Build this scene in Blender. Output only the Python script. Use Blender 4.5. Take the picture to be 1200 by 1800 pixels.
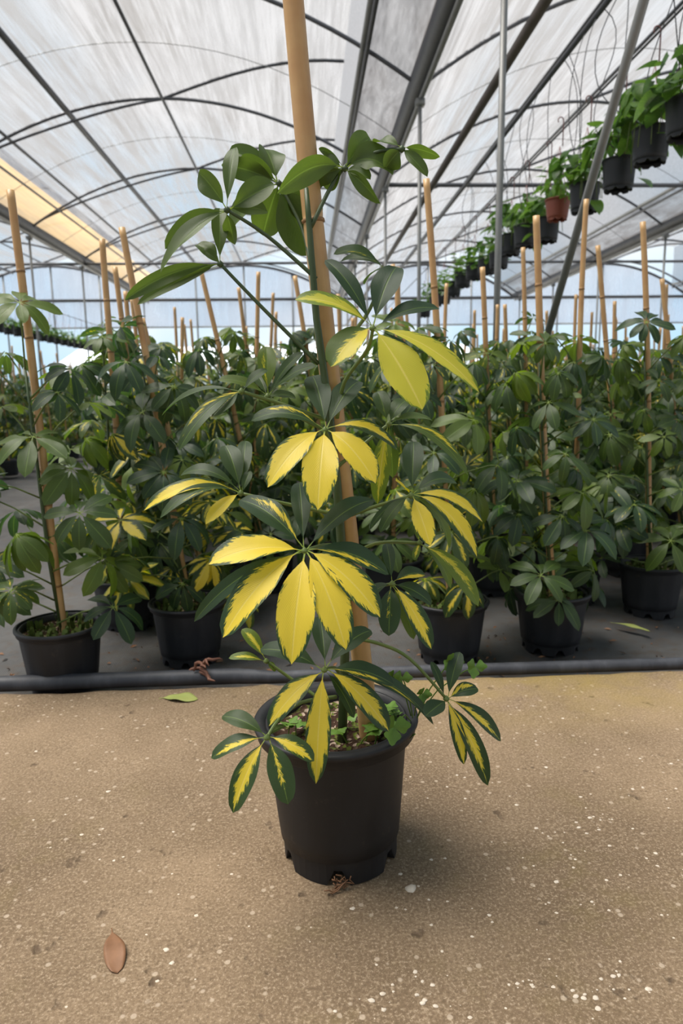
import bpy, math, random
from mathutils import Vector, Matrix, noise
R = math.radians
random.seed(7)
scene = bpy.context.scene
for o in list(bpy.data.objects): bpy.data.objects.remove(o)
COL = scene.collection

# ------------------------------------------------------------------ camera
F = 1200.0
CAM = Vector((0, 0, .75)); PITCH, YAW, ROLL = R(9.93), R(2.9), R(.8)
_f = Vector((math.sin(YAW)*math.cos(PITCH), math.cos(YAW)*math.cos(PITCH), -math.sin(PITCH)))
_r = Vector((math.cos(YAW), -math.sin(YAW), 0)); _u = _r.cross(_f)
CR = _r*math.cos(ROLL) - _u*math.sin(ROLL); CU = _u*math.cos(ROLL) + _r*math.sin(ROLL)
cd = bpy.data.cameras.new('camera'); cam = bpy.data.objects.new('camera', cd); COL.objects.link(cam)
m = Matrix.Identity(4)
for i in range(3): m[i][0], m[i][1], m[i][2], m[i][3] = CR[i], CU[i], -_f[i], CAM[i]
cam.matrix_world = m
cd.sensor_fit = 'VERTICAL'; cd.sensor_height = 36; cd.lens = 36*F/1800; cd.clip_end = 300; cd.clip_start = .02
cd.dof.use_dof = True; cd.dof.focus_distance = .98; cd.dof.aperture_fstop = 6.5
scene.camera = cam

# ------------------------------------------------------------------ sky, sun, exposure
w = bpy.data.worlds.new('sky'); scene.world = w; w.use_nodes = True
nt = w.node_tree; nt.nodes.clear()
wo = nt.nodes.new('ShaderNodeOutputWorld'); bg = nt.nodes.new('ShaderNodeBackground')
tc = nt.nodes.new('ShaderNodeTexCoord'); nz = nt.nodes.new('ShaderNodeTexNoise'); mx = nt.nodes.new('ShaderNodeMixRGB'); cr = nt.nodes.new('ShaderNodeValToRGB')
nz.inputs['Scale'].default_value = 1.6; nz.inputs['Detail'].default_value = 5
nt.links.new(tc.outputs['Generated'], nz.inputs['Vector']); nt.links.new(nz.outputs['Fac'], cr.inputs['Fac'])
cr.color_ramp.elements[0].position = .42; cr.color_ramp.elements[1].position = .62
mx.inputs[1].default_value = (.36, .66, .9, 1); mx.inputs[2].default_value = (1.0, .99, .97, 1)
nt.links.new(cr.outputs['Color'], mx.inputs[0]); nt.links.new(mx.outputs[0], bg.inputs['Color'])
bg.inputs['Strength'].default_value = .92; nt.links.new(bg.outputs[0], wo.inputs[0])
sd = bpy.data.lights.new('sun_offscreen', 'SUN'); sd.energy = 12.5; sd.angle = R(38); sd.color = (1.0, .94, .84)
so = bpy.data.objects.new('sun_offscreen', sd); COL.objects.link(so); so.location = (-3, 2, 9)
so.rotation_euler = Vector((.38, -.03, -1)).to_track_quat('-Z', 'Y').to_euler()
scene.view_settings.view_transform = 'Standard'; scene.view_settings.look = 'None'
scene.view_settings.gamma = 1; scene.view_settings.use_curve_mapping = False
scene.view_settings.exposure = .34

# ------------------------------------------------------------------ helpers
def ray(px, py):
    return (_f + CR*((px-600)/F) + CU*((900-py)/F))
def P(px, py, Y):
    d = ray(px, py); return CAM + d*((Y-CAM.y)/d.y)
def G(px, py, z=0.0):
    d = ray(px, py); return CAM + d*((z-CAM.z)/d.z)
def pxm(Y): return Y/math.cos(PITCH)/F*1.02     # metres per pixel near depth Y
V = Vector

class MB:
    def __init__(s): s.v = []; s.f = []; s.uv = []; s.col = []; s.mi = []
    def add(s, vs, fs, uv=None, col=None, mi=0):
        b = len(s.v); s.v += [tuple(x) for x in vs]
        s.uv += uv if uv else [(0, 0)]*len(vs)
        s.col += [col if col else (0, 0, 0, 0)]*len(vs)
        for f in fs: s.f.append(tuple(b+i for i in f)); s.mi.append(mi)
    def tube(s, pts, rad, n=8, cap=True, mi=0):
        pts = [V(p) for p in pts]; k = len(pts)
        if not hasattr(rad, '__len__'): rad = [rad]*k
        t0 = (pts[1]-pts[0]).normalized(); a = t0.orthogonal().normalized(); vs = []; fs = []
        for i, p in enumerate(pts):
            t = (pts[min(i+1, k-1)]-pts[max(i-1, 0)]).normalized()
            a = (a - t*a.dot(t)).normalized(); b = t.cross(a)
            for j in range(n):
                an = 2*math.pi*j/n; vs.append(p + (a*math.cos(an)+b*math.sin(an))*rad[i])
        for i in range(k-1):
            for j in range(n):
                q = (j+1) % n; fs.append((i*n+j, i*n+q, (i+1)*n+q, (i+1)*n+j))
        if cap: fs.append(tuple(range(n-1, -1, -1))); fs.append(tuple((k-1)*n+j for j in range(n)))
        s.add(vs, fs, mi=mi)
    def lathe(s, prof, n=40, c=(0, 0, 0), fn=None, mi=0):
        vs = []; fs = []; k = len(prof)
        for r, z in prof:
            for j in range(n):
                an = 2*math.pi*j/n; rr = r*(fn(an, z) if fn else 1)
                vs.append((c[0]+rr*math.cos(an), c[1]+rr*math.sin(an), c[2]+z))
        for i in range(k-1):
            for j in range(n):
                q = (j+1) % n; fs.append((i*n+j, i*n+q, (i+1)*n+q, (i+1)*n+j))
        s.add(vs, fs, mi=mi)
    def box(s, lo, hi, mi=0):
        x0, y0, z0 = lo; x1, y1, z1 = hi
        s.add([(x0,y0,z0),(x1,y0,z0),(x1,y1,z0),(x0,y1,z0),(x0,y0,z1),(x1,y0,z1),(x1,y1,z1),(x0,y1,z1)],
              [(0,3,2,1),(4,5,6,7),(0,1,5,4),(1,2,6,5),(2,3,7,6),(3,0,4,7)], mi=mi)
    def mesh(s, name, mats, smooth=True, uv=False):
        me = bpy.data.meshes.new(name); me.from_pydata(s.v, [], s.f)
        for q in (mats if isinstance(mats, (list, tuple)) else [mats]): me.materials.append(q)
        if any(s.mi): me.polygons.foreach_set('material_index', s.mi)
        if smooth: me.polygons.foreach_set('use_smooth', [True]*len(me.polygons))
        if uv:
            l = me.uv_layers.new(name='UVMap')
            vi = [0]*len(me.loops); me.loops.foreach_get('vertex_index', vi)
            fl = [];
            for i in vi: fl += s.uv[i]
            l.data.foreach_set('uv', fl)
            ca = me.color_attributes.new('leafcol', 'FLOAT_COLOR', 'POINT'); fc = []
            for c in s.col: fc += c
            ca.data.foreach_set('color', fc)
        me.update(); return me
    def build(s, name, mats, parent=None, smooth=True, uv=False):
        return obj(name, s.mesh(name, mats, smooth, uv), parent)
def obj(name, me, parent=None, mat=None):
    o = bpy.data.objects.new(name, me); COL.objects.link(o)
    if parent: o.parent = parent
    if mat is not None: o.matrix_basis = mat
    return o
def empty(name, loc=(0, 0, 0)):
    o = bpy.data.objects.new(name, None); COL.objects.link(o); o.location = loc; o.empty_display_size = .05; return o
def tag(o, label=None, cat=None, group=None, kind=None):
    if label: o['label'] = label
    if cat: o['category'] = cat
    if group: o['group'] = group
    if kind: o['kind'] = kind
    return o

# ------------------------------------------------------------------ materials
class NT:
    def __init__(s, name):
        s.m = bpy.data.materials.new(name); s.m.use_nodes = True; s.t = s.m.node_tree; s.t.nodes.clear()
        s.out = s.n('OutputMaterial')
    def n(s, kind, **kw):
        x = s.t.nodes.new('ShaderNode'+kind)
        for k, v in kw.items(): setattr(x, k, v)
        return x
    def l(s, a, b): s.t.links.new(a, b)
    def val(s, sock, v):
        if hasattr(v, 'is_linked'): s.l(v, sock)
        else: sock.default_value = v
    def math(s, op, a, b=0.0, clamp=False):
        x = s.n('Math', operation=op); x.use_clamp = clamp; s.val(x.inputs[0], a); s.val(x.inputs[1], b); return x.outputs[0]
    def mix(s, f, a, b):
        x = s.n('MixRGB'); s.val(x.inputs[0], f); s.val(x.inputs[1], a if hasattr(a, 'is_linked') else (*a, 1)); s.val(x.inputs[2], b if hasattr(b, 'is_linked') else (*b, 1)); return x.outputs[0]
    def ramp(s, f, lo, hi):
        x = s.n('MapRange'); s.val(x.inputs[0], f); x.inputs[1].default_value = lo; x.inputs[2].default_value = hi; return x.outputs[0]
    def noise(s, vec, scale, detail=4, rough=.5, dist=0):
        x = s.n('TexNoise'); s.l(vec, x.inputs['Vector']); x.inputs['Scale'].default_value = scale; x.inputs['Detail'].default_value = detail
        x.inputs['Roughness'].default_value = rough; x.inputs['Distortion'].default_value = dist; return x.outputs['Fac']
    def coord(s, scale=(1, 1, 1), which='Object'):
        t = s.n('TexCoord'); mp = s.n('Mapping'); mp.inputs['Scale'].default_value = scale; s.l(t.outputs[which], mp.inputs['Vector']); return mp.outputs[0]
    def princ(s, col, rough=.5, spec=.5, metal=0, bump=None, bstr=.3, bdist=.002):
        b = s.n('BsdfPrincipled'); s.val(b.inputs['Base Color'], col if hasattr(col, 'is_linked') else (*col, 1)); s.val(b.inputs['Roughness'], rough)
        b.inputs['Specular IOR Level'].default_value = spec; b.inputs['Metallic'].default_value = metal
        if bump is not None:
            q = s.n('Bump'); q.inputs['Strength'].default_value = bstr; q.inputs['Distance'].default_value = bdist; s.l(bump, q.inputs['Height']); s.l(q.outputs[0], b.inputs['Normal'])
        return b
    def done(s, sh): s.l(sh.outputs[0], s.out.inputs[0]); return s.m

def leaf_mat(name, attr, thick=True):
    t = NT(name); uvn = t.n('UVMap'); sx = t.n('SeparateXYZ'); t.l(uvn.outputs[0], sx.inputs[0])
    if attr: c = t.n('Attribute', attribute_name='leafcol'); cs = c.outputs['Color']; al = c.outputs['Alpha']
    else: c = t.n('ObjectInfo'); cs = c.outputs['Color']; al = c.outputs['Alpha']
    sc = t.n('SeparateColor'); t.l(cs, sc.inputs[0])
    yel, bias, seed = sc.outputs[0], sc.outputs[1], sc.outputs[2]
    su = t.math('MULTIPLY', t.math('SUBTRACT', sx.outputs[0], .5), 2); v = sx.outputs[1]
    asu = t.math('ABSOLUTE', su)
    cv = t.n('CombineXYZ'); t.l(t.math('MULTIPLY', su, 1.3), cv.inputs[0])
    t.l(t.math('SUBTRACT', t.math('MULTIPLY', v, 9), t.math('MULTIPLY', asu, 3.2)), cv.inputs[1]); t.l(t.math('MULTIPLY', seed, 60), cv.inputs[2])
    n1 = t.noise(cv.outputs[0], 1.25, 3, .6); n2 = t.noise(cv.outputs[0], 5.5, 3, .6)
    # distance from (shifted) midrib, streaks, towards the tip the green comes in
    bs = t.math('MULTIPLY', t.math('SUBTRACT', bias, .5), 1.5)
    d = t.math('ABSOLUTE', t.math('SUBTRACT', su, bs))
    d = t.math('ADD', d, t.math('MULTIPLY', t.ramp(v, .70, 1.02), .50))
    thr = t.math('ADD', t.math('MULTIPLY', yel, 1.30), -.36)
    thr = t.math('ADD', thr, t.math('MULTIPLY', t.math('SUBTRACT', n1, .5), 1.0))
    thr = t.math('ADD', thr, t.math('MULTIPLY', t.math('SUBTRACT', n2, .5), .80))
    df = t.math('SUBTRACT', thr, d)
    ym = t.ramp(df, -.015, .03); fr = t.ramp(df, -.14, .0)
    on = t.ramp(yel, .02, .10); ym = t.math('MULTIPLY', ym, on); fr = t.math('MULTIPLY', fr, on)
    green = t.mix(al, (.017, .040, .016), (.185, .255, .026))
    mott = t.noise(cv.outputs[0], 2.2, 4, .6)
    green = t.mix(t.math('MULTIPLY', mott, .45), green, (.040, .080, .018))
    mid = t.ramp(asu, .07, .02); green = t.mix(t.math('MULTIPLY', mid, .5), green, (.16, .25, .05))
    ylw = t.mix(al, (.80, .60, .055), (.40, .44, .05))
    ylw = t.mix(t.math('MULTIPLY', t.math('MULTIPLY', mid, .5), 1), ylw, (.88, .72, .20))
    vein = t.n('TexWave', wave_type='BANDS', bands_direction='Y'); t.l(cv.outputs[0], vein.inputs[0]); vein.inputs['Scale'].default_value = 1.1; vein.inputs['Distortion'].default_value = .6
    ylw = t.mix(t.math('MULTIPLY', vein.outputs['Fac'], .22), ylw, (.66, .45, .025))
    col = t.mix(t.math('MULTIPLY', fr, .55), green, (.14, .22, .025)); col = t.mix(ym, col, ylw)
    stalk = t.ramp(v, .13, .08); col = t.mix(stalk, col, (.22, .30, .05))
    bh = t.math('ADD', t.math('MULTIPLY', vein.outputs['Fac'], .5), t.math('MULTIPLY', mid, -1.2))
    b = t.princ(col, t.math('ADD', .34, t.math('MULTIPLY', mott, .15)), .5, 0, bh, .25, .0015)
    tr = t.n('BsdfTranslucent'); hs = t.n('HueSaturation'); hs.inputs['Value'].default_value = 2.2; hs.inputs['Saturation'].default_value = 1.1; t.l(col, hs.inputs['Color'])
    lim = t.n('MixRGB', blend_type='DARKEN'); lim.inputs[0].default_value = 1; t.l(hs.outputs[0], lim.inputs[1]); lim.inputs[2].default_value = (.85, .80, .35, 1); t.l(lim.outputs[0], tr.inputs[0])
    ms = t.n('MixShader'); ms.inputs[0].default_value = .36; t.l(b.outputs[0], ms.inputs[1]); t.l(tr.outputs[0], ms.inputs[2])
    return t.done(ms)
M = {}
M['leaf'] = leaf_mat('variegated_leaf', False); M['leafa'] = leaf_mat('variegated_leaf_clustered', True)

t = NT('petiole_green'); c = t.coord(); M['petiole'] = t.done(t.princ(t.mix(t.noise(c, 30), (.06, .11, .02), (.17, .21, .05)), .45))
t = NT('stem_green'); c = t.coord(); M['stem'] = t.done(t.princ(t.mix(t.noise(c, 40), (.025, .05, .012), (.06, .09, .03)), .5))
t = NT('bamboo'); c = t.coord((30, 30, 2.2)); n = t.noise(c, 2, 5, .6); c2 = t.coord((1, 1, 1)); n2 = t.noise(c2, 9, 4, .6)
M['bamboo'] = t.done(t.princ(t.mix(t.ramp(n2, .35, .75), t.mix(n, (.42, .235, .090), (.66, .44, .20)), (.40, .20, .075)), .42, .5, 0, n, .15))
t = NT('bamboo_node'); c = t.coord((30, 30, 30)); M['node'] = t.done(t.princ(t.mix(t.noise(c, 2), (.11, .05, .02), (.34, .19, .07)), .6))

def plastic(name, a, b, r=.42):
    t = NT(name); c = t.coord((6, 6, 1.5)); n = t.noise(c, 3, 5, .65); c2 = t.coord(); n2 = t.noise(c2, 26, 5, .7)
    col = t.mix(t.ramp(n, .45, .8), a, b); col = t.mix(t.math('MULTIPLY', t.ramp(n2, .62, .74), .35), col, (.10, .075, .055))
    return t.done(t.princ(col, t.math('ADD', r, t.math('MULTIPLY', n, .25)), .45, 0, n2, .08))
M['pot'] = plastic('black_plastic_pot', (.0085, .0085, .010), (.020, .019, .020))
M['potg'] = plastic('grey_black_plastic_pot', (.012, .013, .016), (.028, .028, .032))
M['terra'] = plastic('terracotta_plastic', (.20, .045, .022), (.28, .08, .045))
M['pipeblack'] = plastic('black_polythene_pipe', (.035, .037, .045), (.085, .088, .10), .45)
t = NT('potting_soil'); c = t.coord(); vo = t.n('TexVoronoi'); t.l(c, vo.inputs['Vector']); vo.inputs['Scale'].default_value = 150
n = t.noise(c, 60, 5, .7); sp = t.n('SeparateColor'); t.l(vo.outputs['Color'], sp.inputs[0])
col = t.mix(n, (.012, .006, .004), (.075, .038, .022)); col = t.mix(t.ramp(sp.outputs[0], .80, .84), col, (.36, .27, .20)); col = t.mix(t.math('MULTIPLY', t.ramp(sp.outputs[1], .76, .8), .9), col, (.10, .13, .02))
M['soil'] = t.done(t.princ(col, .9, .2, 0, vo.outputs['Distance'], .8, .006))

def metal(name, a, b, rough=.5, met=.35):
    t = NT(name); c = t.coord(); n = t.noise(c, 7, 5, .65); return t.done(t.princ(t.mix(n, a, b), rough, .5, met))
M['steel'] = metal('galvanised_steel', (.17, .17, .165), (.30, .30, .29))
M['steeldark'] = metal('weathered_dark_steel', (.055, .057, .065), (.12, .12, .13))
M['rust'] = metal('brown_weathered_pipe', (.055, .045, .04), (.13, .105, .09), .6, .1)
M['hook'] = metal('red_brown_hook', (.16, .06, .055), (.22, .10, .09), .5, .1)
M['wire'] = metal('dark_wire', (.05, .05, .055), (.09, .09, .095), .5, .1)

def film(name, tint, op_lo, op_hi, sc=(3.0, .20, 3.0), dirt=.5, dirtcol=(.13, .12, .115), clear=(.80, .80, .82)):
    t = NT(name); c = t.coord(sc); n = t.noise(c, 1.6, 5, .68, .6); c2 = t.coord((sc[0]*3.2, sc[1]*1.6, sc[2]*3.2)); n2 = t.noise(c2, 2.4, 4, .7, .3)
    c3 = t.coord((.5, .3, .5)); n3 = t.noise(c3, 1.1, 3, .6)
    k = t.math('ADD', t.math('MULTIPLY', n, .6), t.math('MULTIPLY', n2, .4)); k = t.ramp(k, .41, .59)
    col = t.mix(t.math('MULTIPLY', t.ramp(n3, .42, .70), dirt), tint, dirtcol)
    di = t.n('BsdfDiffuse'); tl = t.n('BsdfTranslucent'); t.l(col, di.inputs[0]); t.l(col, tl.inputs[0])
    a = t.n('MixShader'); a.inputs[0].default_value = .62; t.l(di.outputs[0], a.inputs[1]); t.l(tl.outputs[0], a.inputs[2])
    tp = t.n('BsdfTransparent'); tp.inputs[0].default_value = (*clear, 1)
    mm = t.n('MixShader'); x = t.n('MapRange'); t.l(k, x.inputs[0]); x.inputs[3].default_value = op_lo; x.inputs[4].default_value = op_hi
    t.l(x.outputs[0], mm.inputs[0]); t.l(tp.outputs[0], mm.inputs[1]); t.l(a.outputs[0], mm.inputs[2]); return t.done(mm)
M['film'] = film('roof_film', (.19, .19, .20), .12, .96)
M['filmy'] = film('yellowed_roof_film', (.42, .31, .18), .62, .88, dirt=.3, dirtcol=(.40, .28, .15))
M['filmbrown'] = film('stained_roof_film', (.20, .19, .19), .5, .85, (2.2, .5, 2.2), .6, (.16, .12, .10))
M['filmwall'] = film('gable_film', (.40, .43, .52), .4, .7, (1.5, 1.5, .25), .25, (.3, .34, .44), (.9, .92, .96))
M['net'] = film('insect_net', (.22, .23, .26), .35, .5, (20, 20, 20), .2)

t = NT('sandy_concrete'); c = t.coord(); big = t.noise(c, 1.15, 4, .6); mid = t.noise(c, 9, 6, .72); fine = t.noise(c, 130, 4, .75)
vo = t.n('TexVoronoi'); t.l(c, vo.inputs['Vector']); vo.inputs['Scale'].default_value = 75; vs = t.n('SeparateColor'); t.l(vo.outputs['Color'], vs.inputs[0])
vo2 = t.n('TexVoronoi'); t.l(c, vo2.inputs['Vector']); vo2.inputs['Scale'].default_value = 190; vs2 = t.n('SeparateColor'); t.l(vo2.outputs['Color'], vs2.inputs[0])
sxyz = t.n('SeparateXYZ'); t.l(c, sxyz.inputs[0])
wet = t.ramp(big, .38, .66)
col = t.mix(wet, (.245, .172, .106), (.078, .050, .027))
fine2 = t.noise(c, 240, 3, .75); blot = t.noise(c, 3.6, 6, .7)
col = t.mix(t.math('MULTIPLY', t.ramp(blot, .47, .66), .50), col, (.12, .080, .045))
col = t.mix(t.math('MULTIPLY', t.ramp(mid, .40, .72), .40), col, (.17, .115, .065))
col = t.mix(t.math('MULTIPLY', t.ramp(fine, .50, .70), .5), col, (.34, .25, .16))
col = t.mix(t.math('MULTIPLY', t.ramp(fine, .46, .30), .50), col, (.10, .065, .036))
col = t.mix(t.math('MULTIPLY', t.ramp(fine2, .54, .64), .55), col, (.42, .33, .23))
col = t.mix(t.math('MULTIPLY', t.ramp(fine2, .46, .36), .62), col, (.10, .068, .04))
chip = t.math('MULTIPLY', t.ramp(vs.outputs[0], .90, .92), t.ramp(vo.outputs['Distance'], .34, .22))
col = t.mix(t.math('MULTIPLY', chip, .55), col, (.50, .41, .31))
pit = t.noise(c, 17, 3, .55); pits = t.ramp(pit, .665, .72); col = t.mix(t.math('MULTIPLY', pits, .75), col, (.075, .048, .028))
moss = t.math('MULTIPLY', t.ramp(sxyz.outputs[1], 1.35, 1.72), t.ramp(t.noise(c, 3.2, 4, .7), .38, .62)); moss = t.math('MULTIPLY', moss, t.ramp(sxyz.outputs[0], -.35, .5))
col = t.mix(t.math('MULTIPLY', moss, .7), col, (.27, .195, .045))
moss2 = t.math('MULTIPLY', t.ramp(t.noise(c, 5.5, 5, .7), .52, .68), t.ramp(big, .45, .6)); col = t.mix(t.math('MULTIPLY', moss2, .5), col, (.15, .115, .035))
hgt = t.math('ADD', t.math('ADD', t.math('MULTIPLY', fine, .5), t.math('MULTIPLY', mid, .6)), t.math('MULTIPLY', pits, -1.2))
M['concrete'] = t.done(t.princ(col, .85, .3, 0, hgt, .7, .004))
t = NT('woven_ground_cloth'); c = t.coord(); n = t.noise(c, 2.5, 5, .65); f2 = t.noise(c, 22, 5, .7)
wv = t.n('TexWave', bands_direction='X'); t.l(c, wv.inputs[0]); wv.inputs['Scale'].default_value = 60; wv.inputs['Distortion'].default_value = .6
col = t.mix(t.ramp(n, .3, .7), (.030, .030, .032), (.085, .082, .078)); col = t.mix(t.math('MULTIPLY', t.ramp(f2, .50, .66), .7), col, (.055, .036, .022))
M['mat'] = t.done(t.princ(col, .62, .5, 0, t.math('ADD', t.math('MULTIPLY', wv.outputs['Fac'], .2), f2), .5, .006))
t = NT('bright_gravel_yard'); c = t.coord(); M['yard'] = t.done(t.princ(t.mix(t.noise(c, .6, 5), (.42, .40, .36), (.6, .58, .54)), .9))
t = NT('stone_chip'); c = t.coord(); M['chip'] = t.done(t.princ(t.mix(t.noise(c, 90, 3), (.38, .31, .23), (.70, .62, .52)), .75))
def plain(name, a, b, sc=40, r=.6):
    t = NT(name); c = t.coord(); n = t.noise(c, sc, 4, .6); return t.done(t.princ(t.mix(n, a, b), r, .4, 0, n, .3))
M['dry'] = plain('dry_brown_leaf', (.10, .045, .018), (.28, .14, .07)); M['dry2'] = plain('dark_dry_leaf', (.10, .04, .025), (.24, .11, .07))
M['pale'] = plain('fading_green_leaf', (.17, .22, .05), (.32, .33, .10)); M['weed'] = plain('weed_green', (.06, .14, .014), (.14, .25, .03), 60, .5)
M['moss'] = plain('moss_green', (.05, .085, .012), (.13, .17, .03), 60, .7)
def pothos(name, a, b):
    t = NT(name); c = t.coord(); n = t.noise(c, 25, 3, .6); col = t.mix(t.ramp(n, .5, .62), a, b); p = t.princ(col, .35, .5)
    tr = t.n('BsdfTranslucent'); hs = t.n('HueSaturation'); hs.inputs['Value'].default_value = 2.0; t.l(col, hs.inputs['Color']); t.l(hs.outputs[0], tr.inputs[0])
    ms = t.n('MixShader'); ms.inputs[0].default_value = .35; t.l(p.outputs[0], ms.inputs[1]); t.l(tr.outputs[0], ms.inputs[2]); return t.done(ms)
M['pothos'] = pothos('trailing_leaf_green', (.075, .17, .02), (.18, .28, .035)); M['pothosd'] = pothos('trailing_leaf_dark', (.045, .11, .018), (.10, .18, .025))
M['farwall'] = plain('far_shed_wall', (.45, .50, .56), (.60, .64, .70), .5); M['farband'] = plain('far_shed_opening_shade', (.10, .15, .20), (.20, .26, .32), .5)  # second colour paints the bluish shade in the shed's openings

# ------------------------------------------------------------------ ground
EDGE = 1.735          # the path ends here, the pot bed begins
def grid(x0, x1, y0, y1, nx, ny, fz):
    b = MB(); vs = [(x0+(x1-x0)*i/nx, y0+(y1-y0)*j/ny) for j in range(ny+1) for i in range(nx+1)]
    b.add([(x, y, fz(x, y)) for x, y in vs], [(j*(nx+1)+i, j*(nx+1)+i+1, (j+1)*(nx+1)+i+1, (j+1)*(nx+1)+i) for j in range(ny) for i in range(nx)]); return b
def zpath(x, y):
    z = .0025*noise.noise((x*9, y*9, 0)) + .0015*noise.noise((x*30, y*30, 3))
    r2 = math.hypot(x-PC.x, y-PC.y) if 'PC' in globals() else 9
    e = max(0, (y-1.66)/.08); return min(z, .001) - .03*e*e*(1+.5*noise.noise((x*12, 0, 5))) if e > 0 else min(z, .0)
PC = G(599, 1488, 0)              # centre of the front pot on the path
tag(grid(-3.0, 3.0, .2, EDGE+.02, 150, 50, zpath).build('floor', M['concrete']), 'sandy brown concrete path', None, None, 'structure')
b = grid(-6, 6, -3, .2, 8, 4, lambda x, y: 0); tag(b.build('floor', M['concrete']), None, None, None, 'structure')
BED = -.04
def zbed(x, y): return BED + .016*noise.noise((x*2.2, y*2.2, 0)) + .010*noise.noise((x*8, y*5, 2)) + .007*noise.noise((x*19+y*6, y*13, 4)) - .011
tag(grid(-6, 6, EDGE-.06, 8, 260, 130, zbed).build('floor', M['mat']), 'grey woven ground cloth under the pots', None, None, 'structure')
tag(grid(-20, 20, 8, 24, 20, 10, lambda x, y: BED-.02).build('floor', M['mat']), None, None, None, 'structure')
b = MB(); b.add([(-90, -12, -.1), (90, -12, -.1), (90, 120, -.1), (-90, 120, -.1)], [(0, 1, 2, 3)]); tag(b.build('yard', M['yard']), 'bright yard outside', None, None, 'structure')

# polythene pipe lying along the path's edge
b = MB(); pts = []
for i in range(61):
    x = -3 + 6*i/60; pts.append((x, EDGE+.018+.006*noise.noise((x*1.5, 0, 0)), -.003+.004*noise.noise((x*2, 7, 0)) + (.004 if x < -.2 else -.004)))
b.tube(pts, [.021 if p[0] < -.15 else .017 for p in pts], 14)
tag(b.build('edging_pipe', M['pipeblack']), 'long black polythene pipe lying along the edge of the path', 'pipe')

# ------------------------------------------------------------------ greenhouse
ZG = 3.75; RISE = 1.04; Y0, Y1 = -4.0, 23.0
GUT = [-10.9, -4.95, 1.22, 6.95, 12.8]
BAYY = [1.4+3*i for i in range(-1, 8)]    # arches and posts every three metres
def arch(g0, g1, x):
    c = (g0+g1)/2; u = (x-c)/((g1-g0)/2); return ZG + RISE*(1-u*u)
def vent(g0, g1, x):                       # raised roof vent over the far half of each bay
    c = (g0+g1)/2; e = g1-.57; s = (x-c)/(e-c); return arch(g0, g1, c) + .50*math.sin(min(1, s)*1.75)
ceil = tag(empty('ceiling', (0, 0, ZG)), 'arched greenhouse roof of milky film on steel hoops', None, None, 'structure')
OFF = V((0, 0, -ZG))
class CB(MB):
    def add(s, vs, fs, **k): MB.add(s, [V(v)+OFF for v in vs], fs, **k)
def sheet(prof, y0, y1, ny, name, mat, seed=0, amp=.02):
    b = CB(); k = len(prof); vs = []
    for j in range(ny+1):
        y = y0+(y1-y0)*j/ny
        for i, (x, z) in enumerate(prof): vs.append((x, y, z + (amp*noise.noise((x*1.3, y*.9, seed)) + amp*.5*noise.noise((x*5, y*.7, seed)) if 0 < i < k-1 else 0)))
    b.add(vs, [(j*k+i, j*k+i+1, (j+1)*k+i+1, (j+1)*k+i) for j in range(ny) for i in range(k-1)]); return b.build(name, mat, ceil)
for bi in range(4):
    g0, g1 = GUT[bi], GUT[bi+1]; c = (g0+g1)/2; e = g1-.57; st = g0+.62
    lin = lambda a, q, n: [a+(q-a)*i/n for i in range(n+1)]
    sheet([(x, arch(g0, g1, x)+.04) for x in lin(g0+.05, st, 5)], Y0, Y1, 45, 'valley_film', M['filmy'] if bi == 1 else M['film'], bi)
    sheet([(x, arch(g0, g1, x)+.04) for x in lin(st, c, 14)], Y0, Y1, 45, 'roof_film', M['film'], bi+5)
    sheet([(x, vent(g0, g1, x)+.04) for x in lin(c, e, 12)], Y0, Y1, 45, 'vent_film', M['film'], bi+9)
    sheet([(e, arch(g0, g1, e)+.04), (e+.02, (arch(g0, g1, e)+vent(g0, g1, e))/2), (e, vent(g0, g1, e)+.03)], Y0, Y1, 27, 'insect_net', M['net'], bi, 0)
    sheet([(x, arch(g0, g1, x)+.04+.05*math.sin((x-e)*7)) for x in lin(e, g1-.05, 6)], Y0, Y1, 60, 'valley_film', M['filmbrown'], bi+13, .05)
    near = bi in (1, 2)
    for y in BAYY:
        b = CB(); b.tube([(x, y, arch(g0, g1, x)) for x in lin(g0, g1, 28)], .021 if near else .026, 6, False); b.build('hoop', M['steeldark'], ceil)
        b = CB(); b.tube([(x, y, vent(g0, g1, x)) for x in lin(c, e, 10)], .022, 6, False); b.build('vent_hoop', M['steeldark'], ceil)
        if bi == 1:
            b = CB(); b.tube([(x, y, arch(g0, g1, x)-.13*math.sin(math.pi*(x-g0-.25)/(c-g0-.2))) for x in lin(g0+.25, c+.05, 14)], .017, 6, False); b.build('lower_chord', M['steeldark'], ceil)
    for k, y in enumerate(BAYY):           # thinner hoops between
        if near and y+1.5 < Y1:
            b = CB(); b.tube([(x, y+1.5, arch(g0, g1, x)+.02) for x in lin(g0, g1, 20)], .0045, 5, False); b.build('film_wire', M['steel'], ceil)
    for y in BAYY[(2 if bi == 2 else 6)::2]:
        b = CB(); b.tube([(g0, y+.1, ZG-.05), (g1, y+.1, ZG-.05)], .03, 6, False); b.build('tie_bar', M['steeldark'], ceil)
    def purlin(x, z, r, mat, name='purlin'):
        b = CB(); b.tube([(x, Y0, z), (x, Y1, z)], r, 8); b.build(name, mat, ceil)
    purlin(c, arch(g0, g1, c)-.02, .022, M['steeldark']); purlin(e, arch(g0, g1, e), .03, M['steel']); purlin(e+.03, arch(g0, g1, e)-.09, .022, M['steeldark'])
    if bi <= 1:
        purlin(g0+1.80, arch(g0, g1, g0+1.80)-.03, .04, M['steeldark']); purlin(g0+.95, arch(g0, g1, g0+.95)-.03, .022, M['steeldark']); purlin(g0+.60, arch(g0, g1, g0+.6)-.06, .018, M['steeldark'])
    else: purlin(g0+1.9, arch(g0, g1, g0+1.9)-.03, .02, M['steeldark'])
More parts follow.
